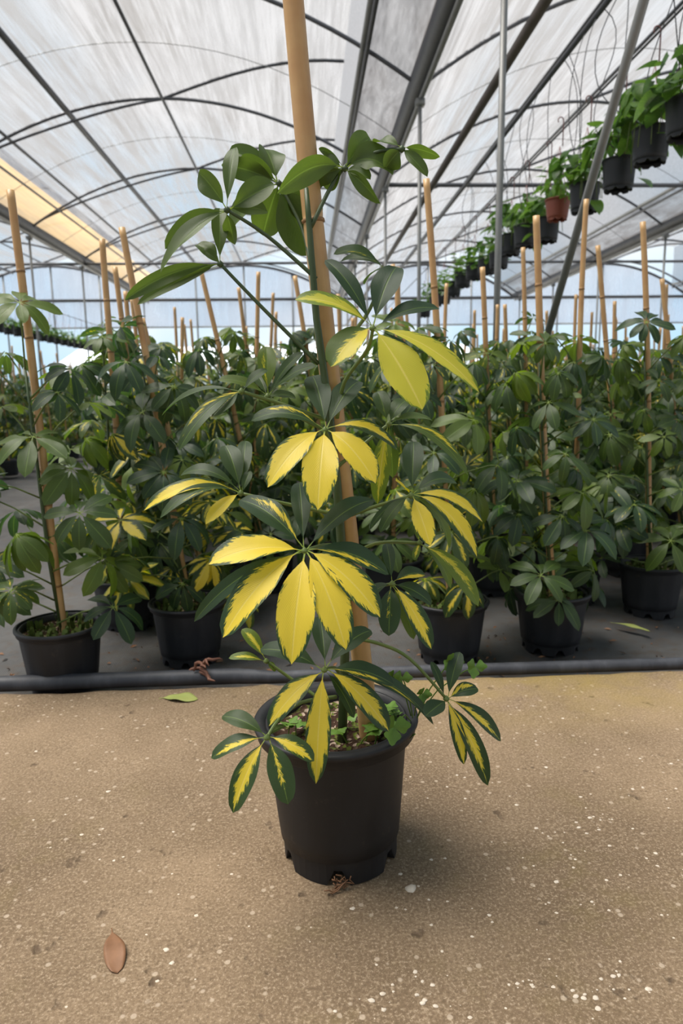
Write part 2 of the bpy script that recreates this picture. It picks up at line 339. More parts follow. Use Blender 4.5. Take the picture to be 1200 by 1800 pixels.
for gx in GUT:
    b = CB(); prof = [(-.095, .10), (-.095, .02), (-.05, -.05), (.05, -.05), (.095, .02), (.095, .10)]; vs = []
    for y in (Y0, Y1): vs += [(gx+x, y, ZG+z) for x, z in prof]
    b.add(vs, [(i, i+1, i+7, i+6) for i in range(5)]); b.build('gutter', M['steeldark'], ceil)
    b = CB(); b.tube([(gx+.02, Y0, ZG-.09), (gx+.02, Y1, ZG-.09)], .028, 8); b.build('gutter_pipe', M['steel'], ceil)
def long_pipe(name, x, z, r, mat, label, cat, y0=Y0):
    b = MB(); b.tube([(x, y0, z), (x, Y1-.1, z)], r, 10); tag(b.build(name, mat), label, cat)
long_pipe('service_pipe', 1.40, 2.9, .033, M['rust'], 'thick brown weathered pipe wired to the posts below the gutter', 'pipe')
long_pipe('drip_main', 1.90, 3.08, .02, M['steeldark'], 'dark drip main with the looping tubes, above the hanging pots', 'pipe')
long_pipe('hanging_rail', 1.97, 2.66, .007, M['wire'], 'thin rail carrying the hanging pots by the slanting brace', 'rail')
long_pipe('hanging_rail', -5.65, 2.66, .007, M['wire'], 'thin rail carrying the dense dark row of hanging pots', 'rail', 9)
POSTLAB = {1.22: 'grey steel post under the gutter beside the hanging pots', -4.95: 'steel post under the gutter with the yellowed film strip', 6.95: 'steel post under the gutter beyond the hanging pots', -10.9: 'steel post under the outermost gutter past the dark hanging row'}
for gx in GUT[:4]:
    for pi, y in enumerate(BAYY[2 if gx > 0 else 3:]):
        if abs(gx) > 3 and y < 4: continue
        b = MB(); b.tube([(0, 0, 0), (0, 0, ZG-BED-.10)], .021, 10); b.box((-.045, -.045, ZG-BED-.16), (.045, .045, ZG-BED-.10)); o = b.build('support_post', M['steel']); o.location = (gx+.0, y, BED-.02)
        tag(o, POSTLAB[gx] if gx != 1.22 else 'steel gutter post at whose foot the slanting brace ends' if pi == 0 else '%s steel post beyond the braced one, under the gutter by the hanging pots' % ['', 'first', 'second', 'third', 'fourth', 'fifth', 'sixth', 'seventh', 'eighth'][pi], 'post', 'posts under the gutter at %s' % {1.22: 'the hanging pots', -4.95: 'the yellowed film', 6.95: 'the far bay', -10.9: 'the outer bay'}[gx])
b = MB(); b.tube([(1.22, 4.33, BED-.02), (1.22, 1.42, 3.58)], .018, 10); tag(b.build('diagonal_brace', M['steel']), 'slanting grey steel brace running up from the foot of the post', 'brace')

wall = tag(empty('wall_back', (0, Y1, 0)), 'far gable wall of pale blue film', None, None, 'structure')
for bi in range(4):
    g0, g1 = GUT[bi], GUT[bi+1]; b = MB(); n = 24; vs = []
    for i in range(n+1):
        x = g0+(g1-g0)*i/n; vs += [(x, .02*math.sin(x*3), 2.9), (x, .02*math.sin(x*3), arch(g0, g1, x))]
    b.add(vs, [(2*i, 2*i+2, 2*i+3, 2*i+1) for i in range(n)]); b.build('gable_film', M['filmwall'], wall)
    b = MB(); b.tube([(g0, 0, ZG-.02), (g1, 0, ZG-.02)], .035, 6); b.build('gable_beam', M['steeldark'], wall)
    b = MB(); b.tube([(g0+(g1-g0)*i/n, -.03, arch(g0, g1, g0+(g1-g0)*i/n)) for i in range(n+1)], .04, 6); b.build('gable_hoop', M['steeldark'], wall)
    for q in (.25, .5, .75):
        x = g0+(g1-g0)*q; b = MB(); b.tube([(x, 0, BED), (x, 0, arch(g0, g1, x))], .03, 6); b.build('gable_post', M['steel'], wall)
    b = MB(); b.tube([(g0, 0, 2.9), (g1, 0, 2.9)], .025, 6); b.build('gable_rail', M['steel'], wall)

wf = tag(empty('wall_front_added', (0, Y0, 0)), 'unseen near gable wall of milky film, added to cut frontal light', None, None, 'structure')  # unseen end wall, added to hold back sky light from behind the camera
for bi in range(4):
    g0, g1 = GUT[bi], GUT[bi+1]; b = MB(); n = 24; vs = []
    for i in range(n+1):
        x = g0+(g1-g0)*i/n; vs += [(x, .02*math.sin(x*3), -.05), (x, .02*math.sin(x*3), arch(g0, g1, x)+.03)]
    b.add(vs, [(2*i, 2*i+2, 2*i+3, 2*i+1) for i in range(n)]); b.build('gable_film', M['film'], wf)
for nm, gx in (('wall_left', GUT[0]), ('wall_right', GUT[4])):
    b = MB(); b.add([(gx, Y0, -.05), (gx, Y1, -.05), (gx, Y1, ZG), (gx, Y0, ZG)], [(0, 1, 2, 3)]); tag(b.build(nm, M['filmwall']), 'side wall of pale film', None, None, 'structure')

# neighbouring shed far outside
sh = empty('greenhouse', (-3, 44, 0)); tag(sh, 'pale neighbouring greenhouse seen through the open far end', 'greenhouse')
b = MB(); b.box((-12, 0, -.1), (14, 10, 2.6)); b.build('wall', M['farwall'], sh, False)
b = MB()
b.add([(-12.3, -.3, 2.6), (14.3, -.3, 2.6), (14.3, 5, 4.0), (-12.3, 5, 4.0), (14.3, 10.3, 2.6), (-12.3, 10.3, 2.6)], [(0, 1, 2, 3), (3, 2, 4, 5)]); b.build('roof', M['farwall'], sh, False)
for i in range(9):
    b = MB(); b.box((-11+i*2.7, -.06, .2), (-10.0+i*2.7, .02, 2.3-.5*(i % 2))); b.build('opening_shade', M['farband'], sh, False)  # dark boxes standing in for the shade inside the shed's openings

# ------------------------------------------------------------------ leaflets
def wprof(v):                          # half-width along the blade, 0..1
    s0 = .13
    if v < s0: return .045
    s = (v-s0)/(1-s0)
    if s < .52: return .045 + .955*math.sin(math.pi*.5*(s/.52)**.84)**1.2
    return max(0, 1-((s-.52)/.48)**2.3)**.60
def leaf_grid(base, ctrl, tip, n, hw, fold=.14, wave=.05, seed=0, nv=16, nu=6, twist=0.0):
    vs = []; uv = []
    for j in range(nv+1):
        v = j/nv; p = base*(1-v)**2 + ctrl*2*v*(1-v) + tip*v*v
        tg = ((ctrl-base)*(1-v)+(tip-ctrl)*v).normalized(); nn = (n - tg*n.dot(tg)).normalized(); s = tg.cross(nn)
        if twist: q = Matrix.Rotation(twist*v, 3, tg); nn = q @ nn; s = q @ s
        h = hw*wprof(v)
        for i in range(nu+1):
            u = -1+2*i/nu; du = h*u
            lift = fold*abs(du)*.9 - .18*fold*du*du/max(hw, 1e-5) + wave*h*math.sin(v*11+seed*7+(2.3 if u > 0 else 0))*u*u
            vs.append(p + s*du*(1-.06*u*u) + nn*lift); uv.append((u*.5+.5, v))
    fs = [(j*(nu+1)+i, j*(nu+1)+i+1, (j+1)*(nu+1)+i+1, (j+1)*(nu+1)+i) for j in range(nv) for i in range(nu)]
    return vs, fs, uv
UP = V((0, 0, 1))
def leaflet(parent, origin, base, tip, wid, yel, bias, fresh, upw=.55, bend=.12, seed=None, sag=.5, twist=0., fold=.30):
    d = tip-base; L = d.length; mid = (base+tip)/2; view = (CAM-mid).normalized()
    n = view*(1-upw)+UP*upw; dn = d.normalized(); n = (n - dn*n.dot(dn)).normalized()
    bv = (n*(1-sag)+UP*sag); ctrl = mid + bv*bend*L*2
    seed = random.random() if seed is None else seed
    b = MB(); vs, fs, uv = leaf_grid(base-origin, ctrl-origin, tip-origin, n, wid/2, fold, .07, seed, twist=twist); b.add(vs, fs, uv)
    o = b.build('leaflet', M['leaf'], parent, True, True); o.color = (yel, bias, seed, fresh); return o

# ------------------------------------------------------------------ pots and stakes
def pot_parts(R1, R0, H, foot, rim_w, rim_h, mat, flutes=0, notch=6, nrot=0.0, inner=.025):
    fn = (lambda a, z: 1+.012*math.cos(a*flutes)) if flutes else None
    b = MB(); prof = [(R0*.96, foot+.002), (R0, foot+.004)]
    for i in range(1, 7): prof.append((R0+(R1-R0)*i/6, foot+(H-rim_h-foot)*i/6))
    prof += [(R1, H-.004), (R1-.004, H-.004), (R1-.006, H-.02), (R0-.004, foot+.02), (.001, foot+.02)]
    b.lathe(prof, 48, fn=fn); body = b.mesh('pot', mat)
    b = MB(); ro = R1+rim_w
    b.lathe([(R1-.006, H-rim_h*.9), (R1+.002, H-rim_h), (ro-.010, H-rim_h), (ro-.007, H-rim_h+.0008), (ro-.005, H-rim_h+.003), (ro-.004, H-.010), (ro-.001, H-.009), (ro, H-.007), (ro, H-.003), (ro-.0012, H-.001), (ro-.004, H), (ro-.009, H), (R1+.004, H-.001), (R1-.004, H-.012), (R1-.006, H-.03)], 56); rim = b.mesh('rim', mat)
    b = MB(); n = 48; Rf = R0*.962; vs = []; fs = []
    for j in range(n):
        a = 2*math.pi*j/n+nrot; c_, s_ = math.cos(a), math.sin(a)
        gap = ((j*notch/n) % 1) < .22
        for (r, z) in ((Rf, foot+.006), (Rf*.99, 0 if not gap else foot*.72), (Rf-.012, 0 if not gap else foot*.72), (Rf-.012, foot+.006)): vs.append((r*c_, r*s_, z))
    for j in range(n):
        q = (j+1) % n
        for k in range(3): fs.append((j*4+k, q*4+k, q*4+k+1, j*4+k+1))
    fs2 = []
    b.add(vs, fs); ft = b.mesh('foot_ring', mat, False)
    return body, rim, ft
def soil_mesh(r, amp=.007, seed=0):
    b = MB(); vs = [(0, 0, amp)]; fs = []; nr, na = 9, 36
    for i in range(1, nr+1):
        for j in range(na):
            a = 2*math.pi*j/na; rr = r*i/nr; x, y = rr*math.cos(a), rr*math.sin(a)
            vs.append((x, y, amp*1.6*noise.noise((x*28, y*28, seed))+amp*.8*noise.noise((x*70, y*70, seed))))
    for j in range(na): fs.append((0, 1+j, 1+(j+1) % na))
    for i in range(nr-1):
        for j in range(na):
            q = (j+1) % na; fs.append((1+i*na+j, 1+(i+1)*na+j, 1+(i+1)*na+q, 1+i*na+q))
    b.add(vs, fs); return b.mesh('soil', M['soil'])
def stake_mesh(L, r, nodes, name='stake', seed=0):
    b = MB(); zs = sorted(set([0, L*.02, L*.98, L] + [L*i/10 for i in range(11)] + sum([[k-.008, k-.003, k, k+.003, k+.008] for k in nodes], [])))
    pts = []; rad = []
    for z in zs:
        pts.append((.004*math.sin(z*5+seed), .004*math.cos(z*4+seed)-.004, z)); near = min([abs(z-k) for k in nodes] + [9])
        rad.append(r*(1.06-.12*z/L)*(1.12 if near < .001 else .97 if near < .004 else 1))
    b.tube(pts, rad, 12)
    js = []
    for k in nodes:
        bn = MB(); rr = r*(1.06-.12*k/L)*1.13; x, y = .004*math.sin(k*5+seed), .004*math.cos(k*4+seed)-.004
        bn.lathe([(rr*.9, k-.003), (rr, k-.0015), (rr, k+.0015), (rr*.9, k+.003)], 12, (x, y, 0)); js.append(bn.mesh('stake_joint', M['node']))
    return b.mesh('stake', M['bamboo']), js
def stake_matrix(a, bb):               # local z from a to bb
    d = (bb-a); q = d.to_track_quat('Z', 'Y'); return Matrix.Translation(a) @ q.to_matrix().to_4x4()

# ------------------------------------------------------------------ the plant on the path
ORI = PC.copy(); ORI.z = 0
main = empty('potted_umbrella_plant', ORI)
tag(main, 'tall yellow-variegated umbrella plant in a black pot standing alone on the concrete path', 'potted plant')
HP = .238; lean = Matrix.Rotation(R(-1.2), 4, 'Y')
body, rim, foot = pot_parts(.1135, .098, HP, .036, .019, .026, M['pot'], 0, 6, R(-99))
po = obj('pot', body, main, lean); obj('rim', rim, po); obj('foot_ring', foot, po)
b = MB()                                # dry roots caught in the drainage slot and on the wall
for k in range(9):
    a = R(-92+random.uniform(-9, 9)); p = V((.099*math.cos(a), .099*math.sin(a), random.uniform(.004, .032))); pts = [p]
    for i in range(5): p = p+V((random.uniform(-.009, .009), random.uniform(-.004, .002), random.uniform(-.008, .007))); p.z = max(p.z, .002); pts.append(p)
    b.tube(pts, .0011, 5)
b.build('root_strand', M['dry'], main)
so_ = obj('soil', soil_mesh(.108), main, lean @ Matrix.Translation((0, 0, HP-.030)))
def L_(p): return p-ORI
stk_top = P(519, -42, 1.005); stk_bot = P(650, 1255, 1.015)
stk_bot.z = .19
SL = (stk_top-stk_bot).length
sm, sn = stake_mesh(SL, .0150, [.33, .80])
so2 = obj('stake', sm, main, stake_matrix(L_(stk_bot), L_(stk_top))); [obj('stake_joint', q, so2) for q in sn]
# green stem beside the stake
spx = [(600, 1262, 1.0), (606, 1150, .995), (603, 1000, .99), (592, 850, .985), (578, 720, .985), (567, 640, .985), (556, 560, .985), (549, 470, .985), (542, 380, .985), (538, 330, .985)]
sp = [L_(P(*q)) for q in spx]; sp[0].z = .2
b = MB(); b.tube(sp, [.0075, .0072, .007, .0065, .006, .0055, .005, .0045, .004, .003], 10); b.build('stem', M['stem'], main)

# every rosette: centre, petiole way-points, leaflets (tip x, tip y, width px, yellow, bias, depth offset, extra)
ROS = [
 dict(c=(535, 968, .87), pet=[(598, 960, .99), (570, 958, .93)], fresh=0, L=[
  (366, 992, 66, .98, .50, -.02, {}), (391, 1121, 70, .90, .44, -.05, {}), (512, 1168, 74, 1.04, .5, -.07, {}), (608, 1143, 70, 1.0, .52, -.06, {}),
  (668, 1086, 66, .90, .5, -.03, {}), (683, 1010, 52, .42, .75, .02, {}), (656, 879, 46, 0, .5, .07, {}), (526, 848, 38, 0, .5, .10, {}), (421, 879, 56, .42, .85, .06, {}), (341, 1093, 32, .12, .2, .05, dict(upw=.2, bend=.16))]),
 dict(c=(571, 756, .93), pet=[(590, 830, .985), (584, 790, .96)], fresh=.05, L=[
  (470, 857, 56, .98, .48, -.05, {}), (558, 897, 68, 1.05, .5, -.07, {}), (660, 850, 58, 1.04, .5, -.05, {}), (699, 792, 34, .6, .35, 0, dict(bend=.2)), (631, 670, 46, 0, .5, .07, {}), (549, 661, 46, 0, .5, .08, {}), (441, 740, 38, .35, .9, .01, dict(bend=.18))]),
 dict(c=(655, 577, .92), pet=[(592, 735, .98), (605, 672, .96), (645, 615, .93)], fresh=.30, L=[
  (518, 527, 42, .72, .55, .0, dict(bend=.13, fresh=.85)), (571, 457, 34, 0, .5, .04, dict(fresh=0)), (697, 469, 52, 0, .5, .05, dict(fresh=0)), (772, 543, 38, 0, .5, .03, dict(fresh=0)), (842, 690, 44, .98, .5, -.03, dict(fresh=.75)),
  (742, 720, 78, 1.08, .5, -.05, dict(fresh=.75, bend=.06)), (581, 645, 62, .72, .22, -.03, dict(fresh=.45)), (762, 690, 24, 0, .5, .05, dict(fresh=0))]),
 dict(c=(678, 474, .99), pet=[(566, 640, .985), (640, 560, .99)], fresh=.15, L=[
  (586, 447, 30, .25, .3, 0, dict(bend=.2)), (598, 460, 26, 0, .5, .03, dict(bend=.16)), (640, 500, 20, 0, .5, .05, {})]),
 dict(c=(423, 867, .98), pet=[(592, 905, .985), (500, 885, .98)], fresh=.1, L=[
  (252, 898, 34, .92, .4, -.03, dict(bend=.2)), (281, 911, 27, .25, .1, -.05, dict(bend=.22)), (317, 836, 30, .1, .9, .03, dict(bend=.22)), (361, 922, 28, 1.1, .5, -.04, dict(bend=.08)), (396, 783, 40, 0, .5, .05, {}), (432, 775, 30, 0, .5, .07, {}), (440, 828, 18, 0, .5, .02, {}), (463, 905, 26, 0, .5, .03, {})]),
 dict(c=(470, 697, .99), pet=[(580, 760, .985), (520, 730, .99)], fresh=.18, L=[
  (468, 609, 34, .30, .3, .03, dict(fresh=.6)), (533, 619, 22, 0, .5, .0, dict(fresh=.1)), (556, 643, 28, 0, .5, -.02, dict(fresh=.1)), (383, 668, 26, .1, .5, .0, dict(fresh=.5)), (447, 655, 28, 0, .5, .04, {}), (520, 700, 24, 0, .5, .02, {})]),
 dict(c=(424, 688, .96), pet=[(580, 740, .985), (500, 712, .98)], fresh=.12, L=[
  (284, 731, 30, 0, .5, .03, dict(bend=.15, upw=.7)), (374, 732, 34, .6, .85, -.03, dict(bend=.06)), (314, 792, 32, .35, .9, -.05, dict(bend=.16)), (470, 650, 20, 0, .5, .02, {})]),
 dict(c=(722, 871, .94), pet=[(618, 905, .985), (660, 890, .96)], fresh=.05, L=[
  (727, 776, 40, 0, .5, .06, {}), (803, 850, 36, 0, .5, .03, dict(bend=.2)), (848, 918, 32, .85, .55, -.01, dict(bend=.2)), (838, 980, 38, .85, .30, -.04, dict(bend=.2)), (756, 960, 40, 1.04, .5, -.05, dict(bend=.06)), (695, 845, 30, 1.1, .5, -.03, dict(bend=.02)),
  (668, 936, 26, 0, .5, -.02, dict(bend=.14, fresh=.15)), (649, 932, 20, 0, .5, .02, dict(bend=.14)), (790, 965, 32, .1, .5, .03, dict(fresh=.5, bend=.2))]),
 dict(c=(683, 745, 1.03), pet=[(582, 830, .985), (640, 780, 1.01)], fresh=.35, L=[
  (822, 835, 28, .35, .15, -.03, dict(bend=.2)), (663, 688, 32, .2, .4, .03, dict(fresh=.15)), (714, 704, 32, 0, .5, .04, dict(fresh=.2)), (663, 886, 36, .6, .5, -.02, dict(fresh=.8)), (690, 840, 26, .2, .5, .02, {}), (760, 740, 22, 0, .5, .04, {})]),
 dict(c=(737, 954, .97), pet=[(606, 985, .99), (660, 955, .98)], fresh=.55, L=[
  (841, 1066, 40, .45, .4, -.03, dict(bend=.16, fresh=.7)), (792, 1034, 34, .1, .5, .02, dict(bend=.14, fresh=.45)), (728, 985, 15, .5, .5, -.01, {}), (734, 926, 14, .3, .5, .01, {})]),
 dict(c=(689, 1026, .92), pet=[(606, 1060, .99), (650, 1035, .95)], fresh=.02, L=[
  (679, 955, 24, 0, .5, .05, {}), (747, 1010, 34, .55, .90, .02, dict(bend=.14)), (758, 1062, 36, 0, .5, 0, {}), (758, 1142, 40, .70, .55, -.04, {}), (727, 1124, 30, .45, .2, -.02, dict(fresh=.4)), (683, 1118, 44, .28, .62, -.03, {}), (640, 1060, 30, 0, .5, .02, {})]),
 dict(c=(570, 1177, .90), pet=[(602, 1200, .995), (590, 1175, .95)], fresh=.02, L=[
  (472, 1277, 50, .80, .5, -.03, {}), (555, 1378, 50, .90, .48, -.065, {}), (683, 1286, 54, .74, .52, -.03, {}), (692, 1204, 44, .36, .85, .01, {}), (652, 1108, 44, 0, .5, .06, {}), (562, 1083, 40, 0, .5, .08, {}), (457, 1142, 46, 0, .5, .04, {}), (762, 1274, 38, .34, .8, .06, dict(bend=.14)), (622, 1262, 28, 0, .5, .0, {})]),
 dict(c=(469, 1296, .845), pet=[(590, 1225, .98), (530, 1235, .92), (490, 1265, .865)], fresh=.08, L=[
  (390, 1259, 38, 0, .5, .03, dict(fresh=.12)), (371, 1333, 38, .50, .40, .0, {}), (409, 1429, 48, .62, .55, -.03, {}), (506, 1414, 52, .34, .5, -.04, {}), (552, 1338, 40, .62, .62, -.02, {}), (502, 1276, 14, 0, .5, .03, dict(fresh=.3))]),
 dict(c=(468, 1162, 1.02), pet=[(585, 1245, 1.0), (521, 1200, 1.02)], fresh=.6, L=[
  (402, 1157, 20, .45, .5, 0, {}), (425, 1106, 28, .50, .5, .02, {}), (484, 1180, 14, .1, .5, 0, {})]),
 dict(c=(784, 1228, .94), pet=[(608, 1120, .99), (665, 1131, .97), (720, 1158, .95)], fresh=.03, L=[
  (757, 1163, 17, 0, .5, .02, {}), (808, 1146, 30, 0, .5, .04, {}), (840, 1211, 34, .45, .15, .01, {}), (880, 1303, 36, .52, .62, -.01, {}), (857, 1381, 40, .52, .5, -.03, {}), (815, 1344, 28, .75, .42, -.03, {}), (747, 1259, 38, 0, .5, -.03, dict(bend=.04))]),
 dict(c=(387, 464, .99), pet=[(560, 640, .985), (460, 540, .99)], fresh=.32, dark=1, up=0, L=[
  (219, 528, 31, 0, .5, -.02, dict(bend=.09, sag=.9)), (241, 536, 24, .1, .5, .01, dict(bend=.05, sag=.9)), (346, 430, 36, 0, .5, .01, dict(fresh=.1)), (386, 366, 34, 0, .5, .03, dict(fresh=.1)), (356, 440, 20, .2, .5, .0, dict(fresh=.7)), (300, 500, 24, 0, .5, .03, dict(bend=.1))]),
 dict(c=(399, 369, .98), pet=[(556, 490, .985), (470, 415, .99)], fresh=.35, dark=1, up=0, L=[
  (282, 480, 44, .18, .4, -.02, dict(bend=.13, sag=.9)), (290, 438, 36, 0, .5, .02, dict(bend=.14, fresh=.6, sag=.9)), (349, 303, 44, .2, .5, .0, dict(fresh=.55)), (412, 260, 30, .1, .5, .04, dict(fresh=.85)), (482, 324, 52, .2, .5, .0, dict(fresh=.7, bend=.08)), (412, 430, 32, 0, .5, .03, dict(fresh=.9)), (470, 372, 36, 0, .5, .03, dict(fresh=.9))]),
 dict(c=(490, 322, 1.035), pet=[(549, 480, .985), (530, 400, 1.02)], fresh=.2, dark=1, up=0, L=[
  (389, 290, 42, .1, .5, -.02, dict(bend=.10, fresh=.65)), (402, 266, 40, .1, .5, .02, dict(fresh=.95)), (424, 274, 34, 0, .5, -.01, dict(fresh=0)), (466, 262, 56, 0, .5, .02, dict(fresh=.05)), (550, 450, 84, 0, .5, .01, dict(fresh=.28, bend=.04, twist=.2)), (402, 420, 60, 0, .5, .03, dict(fresh=.14, bend=.16, sag=.9)), (556, 392, 66, 0, .5, .02, dict(fresh=.35)), (462, 414, 64, 0, .5, .05, dict(fresh=.2))]),
 dict(c=(606, 296, .99), pet=[(544, 420, .985), (556, 340, 1.04), (585, 305, 1.03)], fresh=.5, dark=1, up=0, L=[
  (487, 340, 50, .2, .5, -.04, dict(bend=.16, fresh=.6, sag=.9)), (543, 320, 40, .1, .5, .02, dict(fresh=.9)), (561, 264, 16, 0, .5, .03, dict(bend=.2)), (650, 243, 52, .15, .5, .02, dict(fresh=.4)), (690, 308, 66, .2, .5, .0, dict(fresh=.45, bend=.28, sag=.9)), (669, 358, 32, 0, .5, -.02, dict(fresh=.15, bend=.12)), (651, 316, 32, .3, .5, -.01, dict(fresh=.8)), (575, 334, 32, 0, .5, .03, dict(fresh=.1)), (560, 290, 36, .1, .5, .02, dict(fresh=.6, bend=.14))]),
 dict(c=(706, 262, .98), pet=[(546, 400, .985), (600, 300, 1.0), (660, 268, .99)], fresh=.5, dark=1, up=0, L=[
  (773, 276, 28, .05, .5, .0, dict(fresh=.95)), (751, 311, 26, 0, .5, -.01, dict(fresh=.1)), (656, 252, 34, 0, .5, .02, {}), (676, 298, 42, .1, .5, .01, dict(fresh=.5))]),
]
for r in ROS:
    c = P(*r['c']); pts = [P(*q) for q in r['pet']] + [c]
    # smooth the petiole
    pts2 = []
    for i in range(len(pts)-1):
        a0 = pts[max(i-1, 0)]; a1 = pts[i]; a2 = pts[i+1]; a3 = pts[min(i+2, len(pts)-1)]
        for k in range(5):
            s = k/5; pts2.append(.5*((2*a1)+(a2-a0)*s+(2*a0-5*a1+4*a2-a3)*s*s+(3*a1-a0-3*a2+a3)*s**3))
    pts2.append(c)
    b = MB(); b.tube([L_(p) for p in pts2], [.0030-.0008*i/len(pts2) for i in range(len(pts2))], 7)
    b.lathe([(.0005, -.005), (.0045, -.002), (.0048, .001), (.0005, .005)], 8, tuple(L_(c)))
    lf = b.build('leaf', M['stem'] if r.get('dark') else M['petiole'], main)
    for (tx, ty, wp, yel, bias, dY, kw) in r['L']:
        kw = dict(kw)
        if r.get('dark'): kw.setdefault('twist', random.uniform(-1.1, 1.1)); kw.setdefault('fold', .5)
        kw.setdefault('upw', r.get('up', .55) if r.get('up', .55) else random.uniform(-.15, .4)); fr = kw.pop('fresh', r['fresh']); fr = .34 if r.get('dark') else fr; Y = r['c'][2]
        leaflet(lf, ORI, c + V((random.uniform(-.002, .002), random.uniform(-.002, .002), random.uniform(-.002, .002))), P(tx, ty, Y+dY), wp*pxm(Y+dY*.5)*(.86 if r.get('dark') else .97), 0 if r.get('dark') else yel, bias, fr, **kw)

# small weeds in the pot
def weed_mesh(seed, h, lobed=True):
    rnd = random.Random(seed); b = MB(); pts = [V((0, 0, 0))]; d = V((rnd.uniform(-.4, .4), rnd.uniform(-.4, .4), 1)).normalized()
    for i in range(4): pts.append(pts[-1]+d*h/4); d = (d+V((rnd.uniform(-.3, .3), rnd.uniform(-.3, .3), -.05))).normalized()
    b.tube(pts, .0009, 5); top = pts[-1]
    for k in range(3):
        a = 2*math.pi*k/3+rnd.uniform(-.3, .3); r = rnd.uniform(.010, .015); dv = V((math.cos(a), math.sin(a), rnd.uniform(-.15, .2))); s = V((-math.sin(a), math.cos(a), 0))
        vs = [top]; n = 12
        for i in range(n+1):
            q = -1.9+3.8*i/n; rr = r*(.55+.10*math.cos(q*4)); vs.append(top+dv*(r*.62+rr*math.cos(q))+s*rr*math.sin(q)+V((0, 0, .002*math.cos(q*2))))
        b.add(vs, [(0, i, i+1) for i in range(1, n+1)])
    return b.mesh('weed_sprig', M['weed'])
WM = [weed_mesh(i, .018+.010*(i % 3)) for i in range(6)]
wd = random.Random(3)
for px, py in [(690, 1290), (700, 1265), (712, 1280), (722, 1262), (668, 1288), (655, 1275), (640, 1290), (628, 1268), (645, 1262), (700, 1245), (735, 1262), (728, 1245), (540, 1280), (520, 1285), (505, 1278), (610, 1295), (665, 1262), (590, 1275), (715, 1298), (685, 1272), (632, 1300), (655, 1300)]:
    p = G(px, py+12, HP-.03); q = p-ORI
    if math.hypot(q.x+.004, q.y) > .098: q *= .098/math.hypot(q.x, q.y); q.z = HP-.03
    obj('weed_sprig', wd.choice(WM), main, Matrix.Translation(V((q.x, q.y, HP-.036))) @ Matrix.Rotation(wd.uniform(0, 6.28), 4, 'Z') @ Matrix.Scale(wd.uniform(.9, 1.35), 4))
for (x0, y0, x1, y1, s) in ((722, 1268, 692, 1278, 1.7), (725, 1262, 706, 1192, 1.1), (735, 1258, 795, 1162, 1.2), (735, 1256, 835, 1172, 1.2), (728, 1258, 742, 1220, 1.0), (733, 1262, 755, 1240, 1.0), (722, 1258, 690, 1190, 1.0)):
    a = P(x0, y0, .99)-ORI; q = P(x1, y1, .97 if y1 < 1270 else .93)-ORI; b = MB(); mid = (a+q)/2+V((0, 0, .02)); b.tube([a, a*.3+mid*.7, mid*.4+q*.6, q], .0010, 5)
    rnd = random.Random(x1)
    for k in range(3):
        an = 2*math.pi*k/3+rnd.uniform(-.4, .4); r = .012*s; dv = V((math.cos(an), -.5*abs(math.sin(an)), math.sin(an)*.8)).normalized(); sd_ = dv.cross(V((0, -1, .4))).normalized(); vs = [q]
        for i in range(13):
            t_ = -1.9+3.8*i/12; rr = r*(.55+.10*math.cos(t_*4)); vs.append(q+dv*(r*.62+rr*math.cos(t_))+sd_*rr*math.sin(t_)+V((0, -.002*math.cos(t_*2), 0)))
        b.add(vs, [(0, i, i+1) for i in range(1, 13)])
    b.build('weed_sprig', M['weed'], main)

